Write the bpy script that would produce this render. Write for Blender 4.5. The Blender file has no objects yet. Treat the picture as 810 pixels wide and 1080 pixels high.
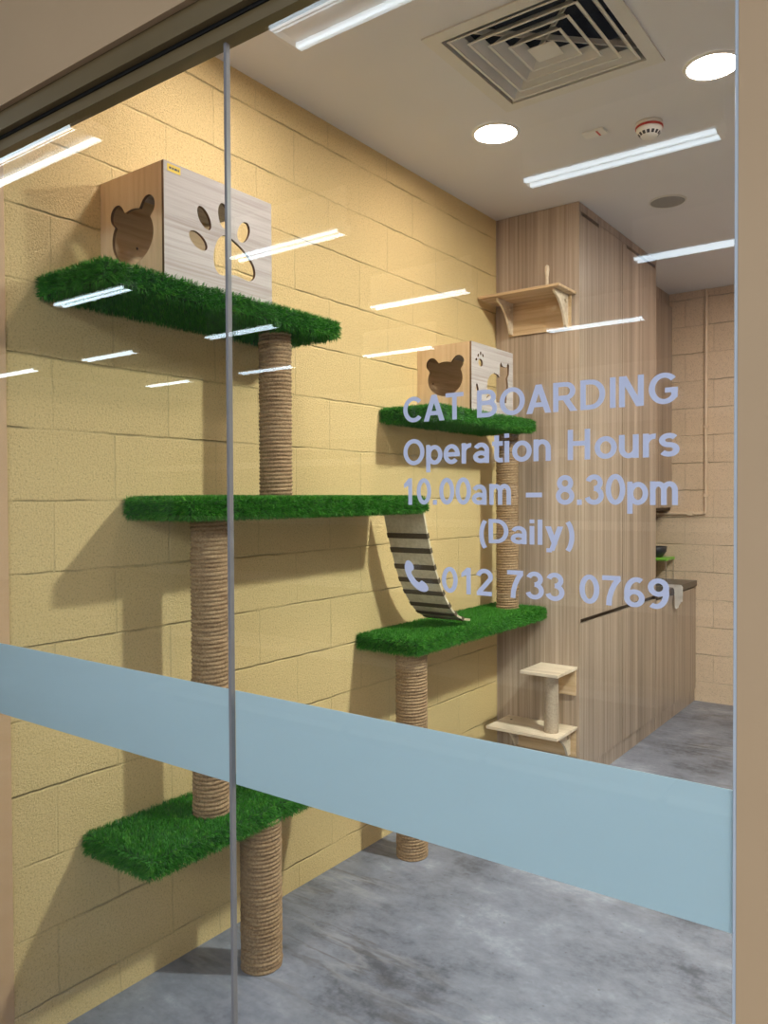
import bpy, bmesh, math, random
import numpy as np
from mathutils import Vector, Matrix

random.seed(7)
rng = np.random.default_rng(11)
S = bpy.context.scene
COL = S.collection
PI = math.pi

# ------------------------------------------------------------------ camera, world, exposure
cam_d = bpy.data.cameras.new('camera')
cam = bpy.data.objects.new('camera', cam_d)
COL.objects.link(cam)
cam_d.sensor_fit = 'HORIZONTAL'
cam_d.sensor_width = 36.0
cam_d.lens = 36.0 * 836.0 / 810.0
cam_d.clip_start = 0.02
yaw, pit, rol = math.radians(36.267), math.radians(1.015), math.radians(-0.275)
fw = Vector((-math.sin(yaw) * math.cos(pit), math.cos(yaw) * math.cos(pit), -math.sin(pit)))
rt = Vector((math.cos(yaw), math.sin(yaw), 0))
up = rt.cross(fw)
rt2 = math.cos(rol) * rt + math.sin(rol) * up
up2 = -math.sin(rol) * rt + math.cos(rol) * up
m = Matrix((rt2, up2, -fw)).transposed().to_4x4()
m.translation = Vector((2.0642, -1.05, 1.5))
cam.matrix_world = m
S.camera = cam

W = bpy.data.worlds.new('world')
S.world = W
W.use_nodes = True
W.node_tree.nodes['Background'].inputs[0].default_value = (0.6, 0.7, 0.8, 1)
W.node_tree.nodes['Background'].inputs[1].default_value = 0.05
vs = S.view_settings
vs.view_transform = 'Standard'
vs.look = 'None'
vs.gamma = 1.0
vs.use_curve_mapping = False
vs.exposure = 0.0
S.cycles.use_denoising = True
S.cycles.max_bounces = 10
S.cycles.transparent_max_bounces = 24
S.cycles.sample_clamp_indirect = 6.0

TUBE_L = 13.0            # radiance of the shop's fluorescent tubes
TUBE_C = (0.72, 0.88, 1.0)
# downlights of the room, some added unseen: x, y, radiance, colour of the light, label
WARM, COOL = (1.0, 0.84, 0.76), (0.96, 1.02, 0.92)
DOWNLIGHTS = [
    (0.495, 1.878, 70.0, WARM, 'round white downlight nearest the yellow wall'),
    (1.345, 1.878, 110.0, WARM, 'round white downlight cut by the right edge of the glass'),
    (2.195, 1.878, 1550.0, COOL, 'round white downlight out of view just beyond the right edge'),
    (0.495, 0.700, 130.0, (1.0, 0.90, 0.86), 'added round downlight out of view above the head channel'),  # added unseen, brightens the upper-left wall
    (1.345, 0.700, 80.0, (1.0, 0.90, 0.86), 'added round downlight out of view near the glass'),  # added unseen, fills the front of the room
    (1.345, 3.900, 190.0, WARM, 'added round downlight out of view before the back wall'),  # added unseen, lifts the back wall
]

# added area light, unseen, brightens the shopfront from right of and behind the camera
al = bpy.data.lights.new('shop_fill', 'AREA')
al.shape = 'RECTANGLE'
al.size, al.size_y = 4.0, 4.0
al.energy = 880.0
al.color = (0.86, 0.94, 1.0)
alo = bpy.data.objects.new('shop_fill', al)
COL.objects.link(alo)
alo.location = (3.8, -7.2, 3.8)

# ------------------------------------------------------------------ material helpers
def new_mat(name):
    mt = bpy.data.materials.new(name)
    mt.use_nodes = True
    nt = mt.node_tree
    return mt, nt, nt.nodes['Principled BSDF']

def N(nt, typ, **kw):
    n = nt.nodes.new(typ)
    for k, v in kw.items():
        setattr(n, k, v)
    return n

def coords(nt, scale=(1, 1, 1), loc=(0, 0, 0), rot=(0, 0, 0), kind='Object'):
    tc = N(nt, 'ShaderNodeTexCoord')
    mp = N(nt, 'ShaderNodeMapping')
    mp.inputs['Scale'].default_value = scale
    mp.inputs['Location'].default_value = loc
    mp.inputs['Rotation'].default_value = rot
    nt.links.new(tc.outputs[kind], mp.inputs['Vector'])
    return mp.outputs['Vector']

def noise(nt, vec, scale, detail=3, rough=0.5):
    n = N(nt, 'ShaderNodeTexNoise')
    n.inputs['Scale'].default_value = scale
    n.inputs['Detail'].default_value = detail
    n.inputs['Roughness'].default_value = rough
    nt.links.new(vec, n.inputs['Vector'])
    return n.outputs['Fac']

def ramp(nt, fac, stops):
    r = N(nt, 'ShaderNodeValToRGB')
    el = r.color_ramp.elements
    while len(el) < len(stops):
        el.new(0.5)
    for e, (p, c) in zip(el, stops):
        e.position = p
        e.color = tuple(c) + (1,)
    nt.links.new(fac, r.inputs['Fac'])
    return r.outputs['Color']

def math_n(nt, op, a, b=None):
    n = N(nt, 'ShaderNodeMath', operation=op)
    for i, x in enumerate((a, b)):
        if x is None:
            continue
        if isinstance(x, (int, float)):
            n.inputs[i].default_value = x
        else:
            nt.links.new(x, n.inputs[i])
    return n.outputs[0]

def mixc(nt, fac, a, b, mode='MIX'):
    n = N(nt, 'ShaderNodeMix', data_type='RGBA', blend_type=mode)
    for sock, x in ((n.inputs['Factor'], fac), (n.inputs['A'], a), (n.inputs['B'], b)):
        if isinstance(x, (int, float)):
            sock.default_value = x
        elif isinstance(x, (tuple, list)):
            sock.default_value = tuple(x) + (1,)
        else:
            nt.links.new(x, sock)
    return n.outputs['Result']

def bump(nt, bsdf, height, strength, dist):
    b = N(nt, 'ShaderNodeBump')
    b.inputs['Strength'].default_value = strength
    b.inputs['Distance'].default_value = dist
    nt.links.new(height, b.inputs['Height'])
    nt.links.new(b.outputs['Normal'], bsdf.inputs['Normal'])

def plain(name, color, rough=0.6, metal=0.0, var=0.06, scale=30, bmp=0.0):
    mt, nt, b = new_mat(name)
    v = coords(nt)
    f = noise(nt, v, scale, 4)
    lo = tuple(c * (1 - var) for c in color)
    hi = tuple(min(1, c * (1 + var)) for c in color)
    nt.links.new(ramp(nt, f, [(0.3, lo), (0.7, hi)]), b.inputs['Base Color'])
    b.inputs['Roughness'].default_value = rough
    b.inputs['Metallic'].default_value = metal
    if bmp:
        bump(nt, b, f, 0.3, bmp)
    return mt

def emit(name, color, strength):
    mt = bpy.data.materials.new(name)
    mt.use_nodes = True
    nt = mt.node_tree
    nt.nodes.clear()
    e = N(nt, 'ShaderNodeEmission')
    e.inputs[0].default_value = tuple(color) + (1,)
    e.inputs[1].default_value = strength
    o = N(nt, 'ShaderNodeOutputMaterial')
    nt.links.new(e.outputs[0], o.inputs[0])
    return mt

def block_mat(name, axis, z_off, color):
    """Painted concrete blockwork: running bond 0.4 x 0.2 m, grain and joints as relief under one coat of paint, pit shade and darker joints in its colour."""
    mt, nt, b = new_mat(name)
    tc = N(nt, 'ShaderNodeTexCoord')
    sp = N(nt, 'ShaderNodeSeparateXYZ')
    cb = N(nt, 'ShaderNodeCombineXYZ')
    nt.links.new(tc.outputs['Object'], sp.inputs[0])
    nt.links.new(sp.outputs[axis], cb.inputs[0])
    nt.links.new(math_n(nt, 'ADD', sp.outputs['Z'], 2.0 - z_off), cb.inputs[1])
    wob = N(nt, 'ShaderNodeTexNoise')
    wob.inputs['Scale'].default_value = 16
    nt.links.new(cb.outputs[0], wob.inputs['Vector'])
    v1 = N(nt, 'ShaderNodeVectorMath', operation='MULTIPLY_ADD')
    nt.links.new(wob.outputs['Color'], v1.inputs[0])
    v1.inputs[1].default_value = (0.010, 0.010, 0)
    nt.links.new(cb.outputs[0], v1.inputs[2])
    br = N(nt, 'ShaderNodeTexBrick')
    br.offset = 0.5
    br.squash = 1.0
    nt.links.new(v1.outputs[0], br.inputs['Vector'])
    br.inputs['Scale'].default_value = 1.0
    br.inputs['Brick Width'].default_value = 0.4
    br.inputs['Row Height'].default_value = 0.2
    br.inputs['Mortar Size'].default_value = 0.0035
    br.inputs['Mortar Smooth'].default_value = 0.35
    br.inputs['Color1'].default_value = (0.47, 0.47, 0.47, 1)
    br.inputs['Color2'].default_value = (0.53, 0.53, 0.53, 1)
    br.inputs['Mortar'].default_value = (0.5, 0.5, 0.5, 1)
    v = coords(nt)
    big = noise(nt, v, 2.2, 3)
    grain = noise(nt, v, 210, 6, 0.75)
    pits = N(nt, 'ShaderNodeTexVoronoi')
    pits.inputs['Scale'].default_value = 130
    nt.links.new(v, pits.inputs['Vector'])
    presence = ramp(nt, noise(nt, v, 3.0, 2), [(0.35, (0.35,) * 3), (0.6, (1.0,) * 3)])
    sv = N(nt, 'ShaderNodeSeparateXYZ')
    nt.links.new(v1.outputs[0], sv.inputs[0])
    fr = math_n(nt, 'FRACT', math_n(nt, 'ADD', math_n(nt, 'MULTIPLY', sv.outputs['Y'], 5.0), 0.5))
    dz = math_n(nt, 'ABSOLUTE', math_n(nt, 'SUBTRACT', fr, 0.5))
    bed = ramp(nt, dz, [(0.004, (1.0,) * 3), (0.024, (0.0,) * 3)])
    bed = math_n(nt, 'MULTIPLY', bed, ramp(nt, noise(nt, v, 5.0, 3), [(0.40, (0.12,) * 3), (0.58, (0.9,) * 3)]))
    joint = math_n(nt, 'MAXIMUM', bed, math_n(nt, 'MULTIPLY', math_n(nt, 'MULTIPLY', br.outputs['Fac'], presence), 0.45))
    base = mixc(nt, big, tuple(c * 0.95 for c in color), tuple(min(1, c * 1.04) for c in color))
    base = mixc(nt, 1.0, base, mixc(nt, 0.25, (1, 1, 1), mixc(nt, 1.0, br.outputs['Color'], (2, 2, 2), 'MULTIPLY')), 'MULTIPLY')
    base = mixc(nt, 1.0, base, ramp(nt, noise(nt, v, 170, 4, 0.7), [(0.34, (0.66, 0.62, 0.58)), (0.47, (1, 1, 1))]), 'MULTIPLY')  # dark specks put the shade of the pits into the colour
    base = mixc(nt, math_n(nt, 'MULTIPLY', joint, 0.6), base, tuple(c * 0.5 for c in color))
    nt.links.new(base, b.inputs['Base Color'])
    b.inputs['Roughness'].default_value = 0.75
    h = math_n(nt, 'ADD', math_n(nt, 'MULTIPLY', grain, 0.8), math_n(nt, 'MULTIPLY', pits.outputs['Distance'], 0.25))
    h = math_n(nt, 'SUBTRACT', h, math_n(nt, 'MULTIPLY', joint, 1.6))
    bump(nt, b, h, 0.85, 0.0075)
    return mt

def wood_mat(name, dark, mid, light, grain_axis='Z', rough=0.5, freq=60, spec=0.5, stretch=0.02):
    mt, nt, b = new_mat(name)
    sc = {'X': (stretch, 1, 1), 'Y': (1, stretch, 1), 'Z': (1, 1, stretch)}[grain_axis]
    v = coords(nt, sc)
    a = noise(nt, v, freq, 4, 0.6)
    c = noise(nt, v, freq * 0.2, 2, 0.5)
    f = math_n(nt, 'ADD', math_n(nt, 'MULTIPLY', a, 0.6), math_n(nt, 'MULTIPLY', c, 0.4))
    nt.links.new(ramp(nt, f, [(0.36, dark), (0.5, mid), (0.64, light)]), b.inputs['Base Color'])
    b.inputs['Roughness'].default_value = rough
    b.inputs['Specular IOR Level'].default_value = spec
    bump(nt, b, a, 0.08, 0.002)
    return mt

M = {}
PAINT = (0.81, 0.615, 0.29)
M['block_left'] = block_mat('yellow painted blockwork', 'Y', 0.1, PAINT)
M['block_back'] = block_mat('cream painted blockwork', 'X', 0.15, (0.83, 0.64, 0.45))
M['tan'] = plain('tan plaster paint', (0.60, 0.395, 0.225), 0.6, var=0.02, scale=4)
M['white_paint'] = plain('white ceiling paint', (0.74, 0.73, 0.74), 0.8, var=0.02, scale=3)
M['shop_wall'] = plain('shop wall paint', (0.62, 0.60, 0.57), 0.8, var=0.03, scale=2)
M['shop_ceiling'] = plain('shop ceiling paint', (0.25, 0.25, 0.26), 0.8, var=0.03, scale=2)
M['bronze'] = plain('bronze anodised aluminium', (0.20, 0.135, 0.058), 0.45, 0.1, var=0.04, scale=12)
M['black'] = plain('black rubber', (0.012, 0.011, 0.010), 0.6)
M['duct'] = plain('duct void shade', (0.012, 0.014, 0.02), 0.7)  # near-black colour stands in for shade in the void behind the vanes
M['chrome'] = plain('polished aluminium', (0.72, 0.72, 0.74), 0.22, 0.9, var=0.02)
M['brushed'] = plain('pale aluminium', (0.58, 0.62, 0.69), 0.3, 0.0, var=0.02)
M['seal'] = plain('grey silicone joint', (0.27, 0.25, 0.255), 0.3, 0.0)
M['white_plastic'] = plain('white plastic', (0.80, 0.79, 0.76), 0.4, var=0.02)
M['vane'] = plain('grey white powder coat', (0.70, 0.68, 0.63), 0.5, var=0.02)
M['grille'] = plain('grey speaker grille', (0.30, 0.29, 0.27), 0.7, var=0.1, scale=300)
M['red'] = plain('red plastic', (0.50, 0.03, 0.02), 0.4)
M['dark_plastic'] = plain('dark plastic', (0.03, 0.03, 0.035), 0.4)
M['green_plastic'] = plain('lime green plastic', (0.22, 0.55, 0.06), 0.35)
M['towel'] = plain('white terry cloth', (0.90, 0.89, 0.87), 0.95, var=0.05, scale=200)
M['sticker'] = plain('yellow sticker', (0.75, 0.52, 0.03), 0.5, var=0.02)
M['ink'] = plain('dark ink', (0.05, 0.05, 0.04), 0.6)
M['screw'] = plain('dark screw', (0.05, 0.035, 0.02), 0.4, 0.6)
M['laminate'] = wood_mat('striped oak laminate', (0.26, 0.195, 0.14), (0.42, 0.325, 0.245), (0.56, 0.455, 0.36), 'Z', 0.32, 75, 0.5, 0.012)
M['low_bounce'] = wood_mat('dark walnut panelling', (0.12, 0.08, 0.05), (0.19, 0.13, 0.08), (0.26, 0.18, 0.11), 'Z', 0.5, 60, 0.4, 0.02)  # dark tone given to the unseen right wall to cut bounced light
M['conduit'] = plain('cream conduit paint', (0.80, 0.62, 0.44), 0.5, var=0.03)
M['carcass'] = plain('cabinet gap shade', (0.06, 0.035, 0.02), 0.7)  # dark carcass colour stands in for shade in the door gaps
M['worktop'] = plain('dark brown worktop', (0.075, 0.052, 0.038), 0.3, var=0.2, scale=40)
M['pine_y'] = wood_mat('pale pine panel', (0.35, 0.30, 0.27), (0.46, 0.42, 0.395), (0.52, 0.48, 0.455), 'Y', 0.55, 130, 0.4, 0.02)
M['pine_z'] = wood_mat('warm pine panel', (0.68, 0.48, 0.27), (0.82, 0.61, 0.37), (0.86, 0.66, 0.43), 'Z', 0.55, 60, 0.4, 0.05)
M['pine_warm_y'] = wood_mat('warm pine back panel', (0.46, 0.29, 0.14), (0.62, 0.43, 0.23), (0.70, 0.50, 0.28), 'Y', 0.55, 60, 0.4, 0.05)
M['pine_x'] = wood_mat('pine shelf board', (0.50, 0.33, 0.17), (0.63, 0.45, 0.26), (0.72, 0.54, 0.34), 'X', 0.55, 55, 0.4, 0.05)
M['pine_pale'] = wood_mat('whitewood step board', (0.62, 0.50, 0.36), (0.76, 0.64, 0.48), (0.83, 0.72, 0.57), 'X', 0.55, 55, 0.4, 0.05)
M['edge'] = plain('laser cut edge', (0.16, 0.085, 0.035), 0.7)
M['ramp_wood'] = wood_mat('grey plywood ramp', (0.52, 0.45, 0.31), (0.64, 0.56, 0.40), (0.72, 0.64, 0.48), 'Y', 0.6, 80, 0.3, 0.1)
M['felt'] = plain('dark brown felt strip', (0.10, 0.075, 0.045), 0.95, var=0.15, scale=150)
M['cord'] = plain('grey jute cord', (0.46, 0.37, 0.27), 0.9, var=0.15, scale=120)
M['tube'] = emit('fluorescent tube', TUBE_C, TUBE_L)

def concrete():
    mt, nt, b = new_mat('polished grey concrete')
    v = coords(nt)
    a = noise(nt, v, 1.7, 8, 0.62)
    c = noise(nt, coords(nt, (1, 1.7, 1), rot=(0, 0, math.radians(35))), 5.0, 8, 0.7)
    d = noise(nt, v, 40, 5, 0.7)
    f = math_n(nt, 'ADD', math_n(nt, 'MULTIPLY', a, 0.5), math_n(nt, 'MULTIPLY', c, 0.35))
    f = math_n(nt, 'ADD', f, math_n(nt, 'MULTIPLY', d, 0.15))
    base = ramp(nt, f, [(0.40, (0.085, 0.092, 0.118)), (0.47, (0.185, 0.202, 0.255)), (0.54, (0.25, 0.272, 0.338)), (0.62, (0.39, 0.42, 0.50))])
    # long trowel streaks, dark and pale, and dark specks
    for loc, tone, amt, w in (((0, 0, 0), (0.10, 0.09, 0.085), 0.6, 0.022), ((3.1, 1.7, 0), (0.42, 0.43, 0.47), 0.4, 0.03)):
        st = noise(nt, coords(nt, (0.5, 2.6, 1), loc, (0, 0, math.radians(-28))), 1.35, 5, 0.6)
        streak = ramp(nt, st, [(0.5 - w, (0, 0, 0)), (0.5, (1, 1, 1)), (0.5 + w, (0, 0, 0))])
        patch = ramp(nt, noise(nt, v, 1.1, 3), [(0.44, (0, 0, 0)), (0.58, (1, 1, 1))])
        base = mixc(nt, math_n(nt, 'MULTIPLY', math_n(nt, 'MULTIPLY', streak, patch), amt), base, tone)
    sp = ramp(nt, noise(nt, v, 48, 2), [(0.70, (0, 0, 0)), (0.74, (1, 1, 1))])
    base = mixc(nt, math_n(nt, 'MULTIPLY', sp, 0.55), base, (0.07, 0.065, 0.06))
    nt.links.new(base, b.inputs['Base Color'])
    b.inputs['Roughness'].default_value = 0.42
    bump(nt, b, f, 0.15, 0.01)
    return mt
M['concrete'] = concrete()

def glass():
    mt = bpy.data.materials.new('clear shopfront glass')
    mt.use_nodes = True
    nt = mt.node_tree
    nt.nodes.clear()
    lw = N(nt, 'ShaderNodeLayerWeight')
    lw.inputs['Blend'].default_value = 0.5
    p5 = math_n(nt, 'POWER', lw.outputs['Facing'], 5.0)
    fr = math_n(nt, 'ADD', math_n(nt, 'MULTIPLY', p5, 0.96), 0.04)
    tr = N(nt, 'ShaderNodeBsdfTransparent')
    tr.inputs[0].default_value = (0.985, 0.99, 0.985, 1)
    gl = N(nt, 'ShaderNodeBsdfGlossy')
    gl.inputs['Roughness'].default_value = 0.0
    mx = N(nt, 'ShaderNodeMixShader')
    nt.links.new(fr, mx.inputs[0])
    nt.links.new(tr.outputs[0], mx.inputs[1])
    nt.links.new(gl.outputs[0], mx.inputs[2])
    o = N(nt, 'ShaderNodeOutputMaterial')
    nt.links.new(mx.outputs[0], o.inputs[0])
    return mt
M['glass'] = glass()

def film(name, color, trans, seethrough=0.0, rough=0.5):
    mt, nt, b = new_mat(name)
    d = N(nt, 'ShaderNodeBsdfDiffuse')
    t = N(nt, 'ShaderNodeBsdfTranslucent')
    d.inputs[0].default_value = tuple(color) + (1,)
    t.inputs[0].default_value = tuple(color) + (1,)
    mx = N(nt, 'ShaderNodeMixShader')
    mx.inputs[0].default_value = trans
    nt.links.new(d.outputs[0], mx.inputs[1])
    nt.links.new(t.outputs[0], mx.inputs[2])
    g = N(nt, 'ShaderNodeBsdfGlossy')
    g.inputs['Roughness'].default_value = rough
    m2 = N(nt, 'ShaderNodeMixShader')
    m2.inputs[0].default_value = 0.04
    nt.links.new(mx.outputs[0], m2.inputs[1])
    nt.links.new(g.outputs[0], m2.inputs[2])
    out = m2.outputs[0]
    if seethrough:
        tr = N(nt, 'ShaderNodeBsdfTransparent')
        m3 = N(nt, 'ShaderNodeMixShader')
        m3.inputs[0].default_value = seethrough
        nt.links.new(out, m3.inputs[1])
        nt.links.new(tr.outputs[0], m3.inputs[2])
        out = m3.outputs[0]
    nt.links.new(out, nt.nodes['Material Output'].inputs[0])
    return mt
M['frost'] = film('frosted window film', (0.66, 0.80, 0.87), 0.35, 0.05, 0.15)
M['vinyl'] = film('pale lavender vinyl', (0.66, 0.675, 0.86), 0.0)

def turf_mat():
    mt, nt, b = new_mat('green artificial turf')
    at = N(nt, 'ShaderNodeAttribute', attribute_name='tone')
    nt.links.new(ramp(nt, at.outputs['Fac'], [(0.0, (0.010, 0.085, 0.006)), (0.45, (0.030, 0.19, 0.012)), (0.8, (0.06, 0.30, 0.02)), (1.0, (0.16, 0.40, 0.05))]), b.inputs['Base Color'])
    b.inputs['Roughness'].default_value = 0.5
    b.inputs['Specular IOR Level'].default_value = 0.3
    return mt
M['turf'] = turf_mat()
M['turf_base'] = plain('dark green turf backing', (0.008, 0.055, 0.006), 0.9, var=0.3, scale=120)

def sisal_mat():
    mt, nt, b = new_mat('brown sisal rope')
    v = coords(nt)
    f = noise(nt, v, 140, 4, 0.7)
    w = noise(nt, coords(nt, (1, 1, 4)), 18, 2)
    g = math_n(nt, 'ADD', math_n(nt, 'MULTIPLY', f, 0.7), math_n(nt, 'MULTIPLY', w, 0.3))
    nt.links.new(ramp(nt, g, [(0.33, (0.16, 0.095, 0.045)), (0.5, (0.33, 0.215, 0.115)), (0.68, (0.50, 0.36, 0.21))]), b.inputs['Base Color'])
    b.inputs['Roughness'].default_value = 0.9
    bump(nt, b, f, 0.6, 0.004)
    return mt
M['sisal'] = sisal_mat()

# ------------------------------------------------------------------ object helpers
def link(name, me, mat, parent=None, loc=(0, 0, 0)):
    o = bpy.data.objects.new(name, me)
    COL.objects.link(o)
    if mat:
        me.materials.append(M[mat] if isinstance(mat, str) else mat)
    if parent:
        o.parent = parent
    o.location = loc
    return o

def from_bm(name, bm, mat, parent=None, loc=(0, 0, 0), smooth=False):
    bmesh.ops.recalc_face_normals(bm, faces=bm.faces)
    me = bpy.data.meshes.new(name)
    bm.to_mesh(me)
    bm.free()
    if smooth:
        for p in me.polygons:
            p.use_smooth = True
    return link(name, me, mat, parent, loc)

def add_box(bm, a, b, bevel=0.0, seg=2):
    lo = [min(p, q) for p, q in zip(a, b)]
    hi = [max(p, q) for p, q in zip(a, b)]
    vs_ = [bm.verts.new((x, y, z)) for x in (lo[0], hi[0]) for y in (lo[1], hi[1]) for z in (lo[2], hi[2])]
    fs = [(0, 1, 3, 2), (4, 6, 7, 5), (0, 4, 5, 1), (2, 3, 7, 6), (0, 2, 6, 4), (1, 5, 7, 3)]
    faces = [bm.faces.new([vs_[i] for i in f]) for f in fs]
    if bevel:
        edges = {e for f in faces for e in f.edges}
        bmesh.ops.bevel(bm, geom=list(edges), offset=bevel, segments=seg, affect='EDGES', profile=0.5)

def box(name, a, b, mat, parent=None, bevel=0.0, loc=(0, 0, 0), seg=2):
    bm = bmesh.new()
    add_box(bm, a, b, bevel, seg)
    return from_bm(name, bm, mat, parent, loc)

def structure(o):
    o['kind'] = 'structure'
    return o

def tag(o, label, cat, group=None):
    o['label'] = label
    o['category'] = cat
    if group:
        o['group'] = group
    return o

def thing(name, label, cat, loc, group=None):
    o = bpy.data.objects.new(name, None)
    o.empty_display_size = 0.05
    COL.objects.link(o)
    o.location = loc
    return tag(o, label, cat, group)

def lathe(name, prof, mat, parent=None, loc=(0, 0, 0), seg=40, smooth=True, axis='Z'):
    """prof: list of (r, z)."""
    bm = bmesh.new()
    rings = []
    for r, z in prof:
        if r < 1e-6:
            rings.append([bm.verts.new((0, 0, z))])
        else:
            rings.append([bm.verts.new((r * math.cos(2 * PI * k / seg), r * math.sin(2 * PI * k / seg), z)) for k in range(seg)])
    for A, B in zip(rings, rings[1:]):
        for k in range(seg):
            k2 = (k + 1) % seg
            if len(A) == 1 and len(B) == 1:
                continue
            if len(A) == 1:
                bm.faces.new((A[0], B[k2], B[k]))
            elif len(B) == 1:
                bm.faces.new((A[k], A[k2], B[0]))
            else:
                bm.faces.new((A[k], A[k2], B[k2], B[k]))
    return from_bm(name, bm, mat, parent, loc, smooth)

def tube_along(name, pts, r, mat, parent=None, loc=(0, 0, 0), seg=10):
    cu = bpy.data.curves.new(name + '_path', 'CURVE')
    cu.dimensions = '3D'
    sp = cu.splines.new('POLY')
    sp.points.add(len(pts) - 1)
    for p, q in zip(sp.points, pts):
        p.co = (*q, 1)
    cu.bevel_depth = r
    cu.bevel_resolution = max(2, seg // 4)
    cu.use_fill_caps = True
    return curve_to_obj(name, cu, mat, parent, loc, smooth=True)

def curve_to_obj(name, cu, mat, parent, loc, smooth=False, xf=None):
    tmp = bpy.data.objects.new('tmp', cu)
    COL.objects.link(tmp)
    dg = bpy.context.evaluated_depsgraph_get()
    me = bpy.data.meshes.new_from_object(tmp.evaluated_get(dg))
    bpy.data.objects.remove(tmp)
    me.name = name
    me.materials.clear()
    if xf is not None:
        me.transform(xf)
        if xf.to_3x3().determinant() < 0:
            me.flip_normals()
    if smooth:
        for p in me.polygons:
            p.use_smooth = True
    return link(name, me, mat, parent, loc)

def panel(name, outline, holes, t, xf, mat, parent=None, edge=None, loc=(0, 0, 0)):
    """Flat board of thickness t cut from a sheet; outline/holes are (u, v) lists, xf maps (u, v, w) into place.  w runs 0..t."""
    cu = bpy.data.curves.new(name + '_cut', 'CURVE')
    cu.dimensions = '2D'
    cu.fill_mode = 'BOTH'
    cu.extrude = t / 2
    for pts in [outline] + list(holes):
        sp = cu.splines.new('POLY')
        sp.points.add(len(pts) - 1)
        for p, q in zip(sp.points, pts):
            p.co = (q[0], q[1], 0, 1)
        sp.use_cyclic_u = True
    o = curve_to_obj(name, cu, mat, parent, loc, xf=xf @ Matrix.Translation((0, 0, t / 2)))
    if edge:
        o.data.materials.append(M[edge])
        n = (xf.to_3x3() @ Vector((0, 0, 1))).normalized()
        for p in o.data.polygons:
            if abs(p.normal.dot(n)) < 0.7:
                p.material_index = 1
    return o

def frame_xf(origin, u, v):
    u, v = Vector(u), Vector(v)
    w = u.cross(v)
    mt = Matrix((u, v, w)).transposed().to_4x4()
    mt.translation = Vector(origin)
    return mt

def ellipse(cx, cy, rx, ry, rot=0, n=28):
    c, s = math.cos(rot), math.sin(rot)
    out = []
    for k in range(n):
        a = 2 * PI * k / n
        x, y = rx * math.cos(a), ry * math.sin(a)
        out.append((cx + c * x - s * y, cy + s * x + c * y))
    return out

def rect(x0, y0, x1, y1):
    return [(x0, y0), (x1, y0), (x1, y1), (x0, y1)]

def smooth_closed(pts, n=6):
    """Catmull-Rom through a closed list of points."""
    out = []
    L = len(pts)
    for i in range(L):
        p0, p1, p2, p3 = (Vector(pts[(i + k - 1) % L]) for k in range(4))
        for k in range(n):
            t = k / n
            out.append(tuple(0.5 * ((2 * p1) + (p2 - p0) * t + (2 * p0 - 5 * p1 + 4 * p2 - p3) * t * t + (3 * p1 - p0 - 3 * p2 + p3) * t ** 3)))
    return out

def bear_outline(cx, cy, rx, ry, ear_dx, ear_dy, ear_r, n=120):
    out = []
    for k in range(n):
        a = 2 * PI * k / n
        d = Vector((math.cos(a), math.sin(a)))
        r = 1 / math.sqrt((d.x / rx) ** 2 + (d.y / ry) ** 2)
        for sx in (-1, 1):
            c = Vector((sx * ear_dx, ear_dy))
            b = d.dot(c)
            disc = b * b - (c.length_squared - ear_r ** 2)
            if disc > 0 and b > 0:
                r = max(r, b + math.sqrt(disc))
        out.append((cx + r * d.x, cy + r * d.y))
    return out

# ------------------------------------------------------------------ the setting
XR, YB, H = 4.0, 4.98, 3.0
structure(box('floor', (-12.5, -13, -0.1), (8, YB + 0.15, 0), 'concrete'))
structure(box('wall_left', (-0.15, 0.06, 0), (0, YB + 0.15, H), 'block_left'))
structure(box('wall_back', (0, YB, 0), (XR, YB + 0.15, H), 'block_back'))
structure(box('wall_right', (XR, 0.06, 0), (XR + 0.15, YB + 0.15, H), 'low_bounce'))
structure(box('trim_1', (0, 0.006, 0), (0.005, 0.062, H), 'tan', bevel=0.002))

# ceiling of the room with the opening for the air diffuser
VX0, VX1, VY0, VY1 = 0.618, 1.222, 1.137, 1.741
bm = bmesh.new()
xs, ys = [0, VX0 + 0.045, VX1 - 0.045, XR], [0.06, VY0 + 0.045, VY1 - 0.045, YB]
for i in range(3):
    for j in range(3):
        if (i, j) != (1, 1):
            add_box(bm, (xs[i], ys[j], H), (xs[i + 1], ys[j + 1], H + 0.02))
bmesh.ops.remove_doubles(bm, verts=bm.verts, dist=1e-5)
structure(from_bm('ceiling', bm, 'white_paint'))

# front of the room: fascia over the glass, pier to its right, shop wall to its left
bm = bmesh.new()
add_box(bm, (-12.5, -0.05, 2.44), (8, 0.06, 3.9))
add_box(bm, (1.839, -0.012, 0), (8, 0.06, 2.44))
add_box(bm, (-12.5, -0.05, 0), (-0.15, 0.06, 2.44))
structure(from_bm('wall_front', bm, 'tan'))
structure(box('trim_2', (1.8342, -0.010, 0), (1.8385, 0.012, 2.361), 'brushed', bevel=0.001))

# bronze head channel over the glass
hd = structure(box('trim_3', (-0.15, -0.036, 2.395), (1.846, 0.05, 2.44), 'bronze'))
structure(box('glazing_gasket', (-0.15, -0.020, 2.388), (1.846, 0.02, 2.395), 'black', hd))
structure(box('glazing_bead', (-0.15, -0.016, 2.362), (1.846, 0.016, 2.388), 'bronze', hd))

# two panes of glass and the joint between them
w1 = structure(box('window_1', (-0.15, -0.005, 0), (0.9255, 0.005, 2.37), 'glass'))
w2 = structure(box('window_2', (0.9325, -0.005, 0), (1.834, 0.005, 2.37), 'glass'))
structure(box('trim_4', (0.9255, -0.0055, 0), (0.9325, 0.0055, 2.365), 'seal', bevel=0.001))

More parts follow.
